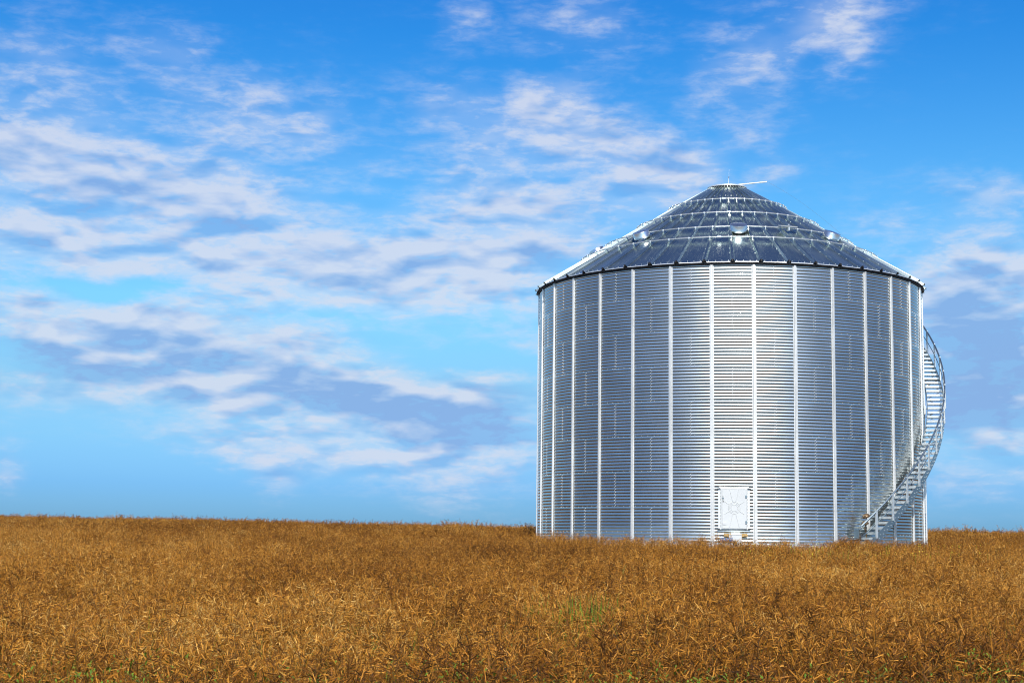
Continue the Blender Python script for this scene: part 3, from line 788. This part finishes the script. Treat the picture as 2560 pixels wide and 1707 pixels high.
# cloud texture: flattened fibres and puffs
def fbm(scale, zs, det, rough, off=(0, 0, 0), dist=.0):
    mp = N(nt, 'ShaderNodeMapping'); mp.inputs['Scale'].default_value = (1, 1, zs); mp.inputs['Location'].default_value = off; mp.inputs['Rotation'].default_value = (0, R_(5), 0); L(nt, tc.outputs['Generated'], mp.inputs['Vector'])
    n = N(nt, 'ShaderNodeTexNoise', Scale=scale, Detail=det, Roughness=rough, Distortion=dist); L(nt, mp.outputs[0], n.inputs['Vector']); return n.outputs['Fac']
n1 = fbm(26.0, 3.1, 8.0, .60, (3.1, .2, 1.7), .3)
n2 = fbm(64.0, 3.0, 6.0, .62, (1.1, 2.2, .7), .3)
n1l = fbm(26.0, 3.1, 3.0, .45, (3.1, .2, 1.7), .3); n1s = fbm(26.0, 3.1, 3.0, .45, (3.1, .2, 1.7 + .026), .3)     # same field sampled a little higher: top-lit shading
nn = math_n(nt, 'ADD', math_n(nt, 'MULTIPLY', n1, .58), math_n(nt, 'MULTIPLY', n2, .42))
def soft(x, a, b):
    m = N(nt, 'ShaderNodeMapRange', interpolation_type='SMOOTHSTEP'); L(nt, x, m.inputs['Value']); m.inputs['From Min'].default_value = a; m.inputs['From Max'].default_value = b; return m.outputs[0]
ahead = soft(math_n(nt, 'COSINE', math_n(nt, 'DIVIDE', az, 57.29578)), .84, .95)
lowel = soft(math_n(nt, 'MULTIPLY', el, -1.0), -34.0, -20.0)
front = math_n(nt, 'MULTIPLY', ahead, lowel)
dens = math_n(nt, 'ADD', math_n(nt, 'MULTIPLY', front, math_n(nt, 'MULTIPLY_ADD', gs.outputs[0], 2.5, -1.0)), math_n(nt, 'MULTIPLY', math_n(nt, 'MULTIPLY', math_n(nt, 'SUBTRACT', 1.0, front), soft(math_n(nt, 'MULTIPLY', el, -1.0), -52.0, -34.0)), BACK_CLOUD))
shade0 = math_n(nt, 'MULTIPLY', gs.outputs[1], 1.5)
wisp = math_n(nt, 'SUBTRACT', nn, .5)
D = math_n(nt, 'ADD', math_n(nt, 'MULTIPLY', dens, math_n(nt, 'MULTIPLY_ADD', wisp, 4.2, 1.00)), math_n(nt, 'MULTIPLY', wisp, .55))
mr = N(nt, 'ShaderNodeMapRange', interpolation_type='SMOOTHSTEP'); L(nt, D, mr.inputs['Value']); mr.inputs['From Min'].default_value = .02; mr.inputs['From Max'].default_value = 1.22; mr.inputs['To Max'].default_value = .84
vl = N(nt, 'ShaderNodeMapRange', interpolation_type='SMOOTHSTEP'); L(nt, dens, vl.inputs['Value']); vl.inputs['From Min'].default_value = .1; vl.inputs['From Max'].default_value = 1.1; vl.inputs['To Max'].default_value = .62
alpha = math_n(nt, 'MAXIMUM', mr.outputs[0], vl.outputs[0])      # thin veil under the denser puffs
topl = math_n(nt, 'MULTIPLY', math_n(nt, 'SUBTRACT', n1s, n1l), 3.6)
shade = math_n(nt, 'ADD', math_n(nt, 'ADD', math_n(nt, 'MULTIPLY', shade0, 1.0), math_n(nt, 'MULTIPLY', math_n(nt, 'SUBTRACT', D, .85, clamp=True), .38)), math_n(nt, 'ADD', topl, math_n(nt, 'MULTIPLY', math_n(nt, 'SUBTRACT', n2, .48), -.5)), clamp=True)
cc = ramp(nt, shade, [(0.0, (.68, .73, .86)), (.35, (.52, .62, .84)), (.7, (.36, .515, .81)), (1.0, (.25, .42, .77))])
# sky colour
cf = N(nt, 'ShaderNodeHueSaturation', Saturation=SKY_SAT, Value=1.0, Hue=.5); L(nt, sky.outputs[0], cf.inputs['Color'])
ct = N(nt, 'ShaderNodeMix', data_type='RGBA', blend_type='MULTIPLY'); ct.inputs['Factor'].default_value = 1; L(nt, cf.outputs[0], ct.inputs['A']); L(nt, ramp(nt, math_n(nt, 'DIVIDE', el, 60.0, clamp=True), SKY_TINT), ct.inputs['B'])
b1 = N(nt, 'ShaderNodeBackground', Strength=SKY_STR); L(nt, ct.outputs['Result'], b1.inputs[0])
b2 = N(nt, 'ShaderNodeBackground', Strength=1.0); L(nt, cc, b2.inputs[0])
ms = N(nt, 'ShaderNodeMixShader'); L(nt, alpha, ms.inputs[0]); L(nt, b1.outputs[0], ms.inputs[1]); L(nt, b2.outputs[0], ms.inputs[2]); 
# bright aureole round the sun (thin cloud lit from behind)
dp = N(nt, 'ShaderNodeVectorMath', operation='DOT_PRODUCT'); L(nt, tc.outputs['Generated'], dp.inputs[0]); dp.inputs[1].default_value = sun_dir
au = math_n(nt, 'MULTIPLY', math_n(nt, 'POWER', math_n(nt, 'MAXIMUM', dp.outputs['Value'], 0.0), 28.0), AUREOLE)
b3 = N(nt, 'ShaderNodeBackground'); b3.inputs[0].default_value = (1, .965, .91, 1); L(nt, au, b3.inputs[1])
ash = N(nt, 'ShaderNodeAddShader'); L(nt, ms.outputs[0], ash.inputs[0]); L(nt, b3.outputs[0], ash.inputs[1]); L(nt, ash.outputs[0], out.inputs[0])

# ------------------------------------------------------------------ camera
cd = bpy.data.cameras.new('camera'); cam = bpy.data.objects.new('camera', cd); COL.objects.link(cam)
cd.sensor_width = 36; cd.lens = 3971.867 / 2560 * 36; cd.clip_end = 6000; cd.clip_start = .1
pit, rol = R_(7.131233), R_(-.70965)
rt = Vector((1, 0, 0)); up = Vector((0, -math.sin(pit), math.cos(pit))); fw = Vector((0, math.cos(pit), math.sin(pit)))
r2 = rt * math.cos(rol) - up * math.sin(rol); u2 = rt * math.sin(rol) + up * math.cos(rol)
Mx = Matrix((r2, u2, -fw)).transposed().to_4x4(); cam.matrix_world = Mx
cd.dof.use_dof = True; cd.dof.focus_distance = 46; cd.dof.aperture_fstop = 18
S.camera = cam
S.view_settings.view_transform = 'Standard'; S.view_settings.look = 'None'; S.view_settings.exposure = 0; S.view_settings.gamma = 1
S.render.engine = 'CYCLES'; S.cycles.max_bounces = 6; S.cycles.glossy_bounces = 4; S.cycles.diffuse_bounces = 1; S.cycles.transmission_bounces = 2
S.render.film_transparent = False
S.cycles.pixel_filter_type = 'BLACKMAN_HARRIS'; S.cycles.filter_width = 1.05
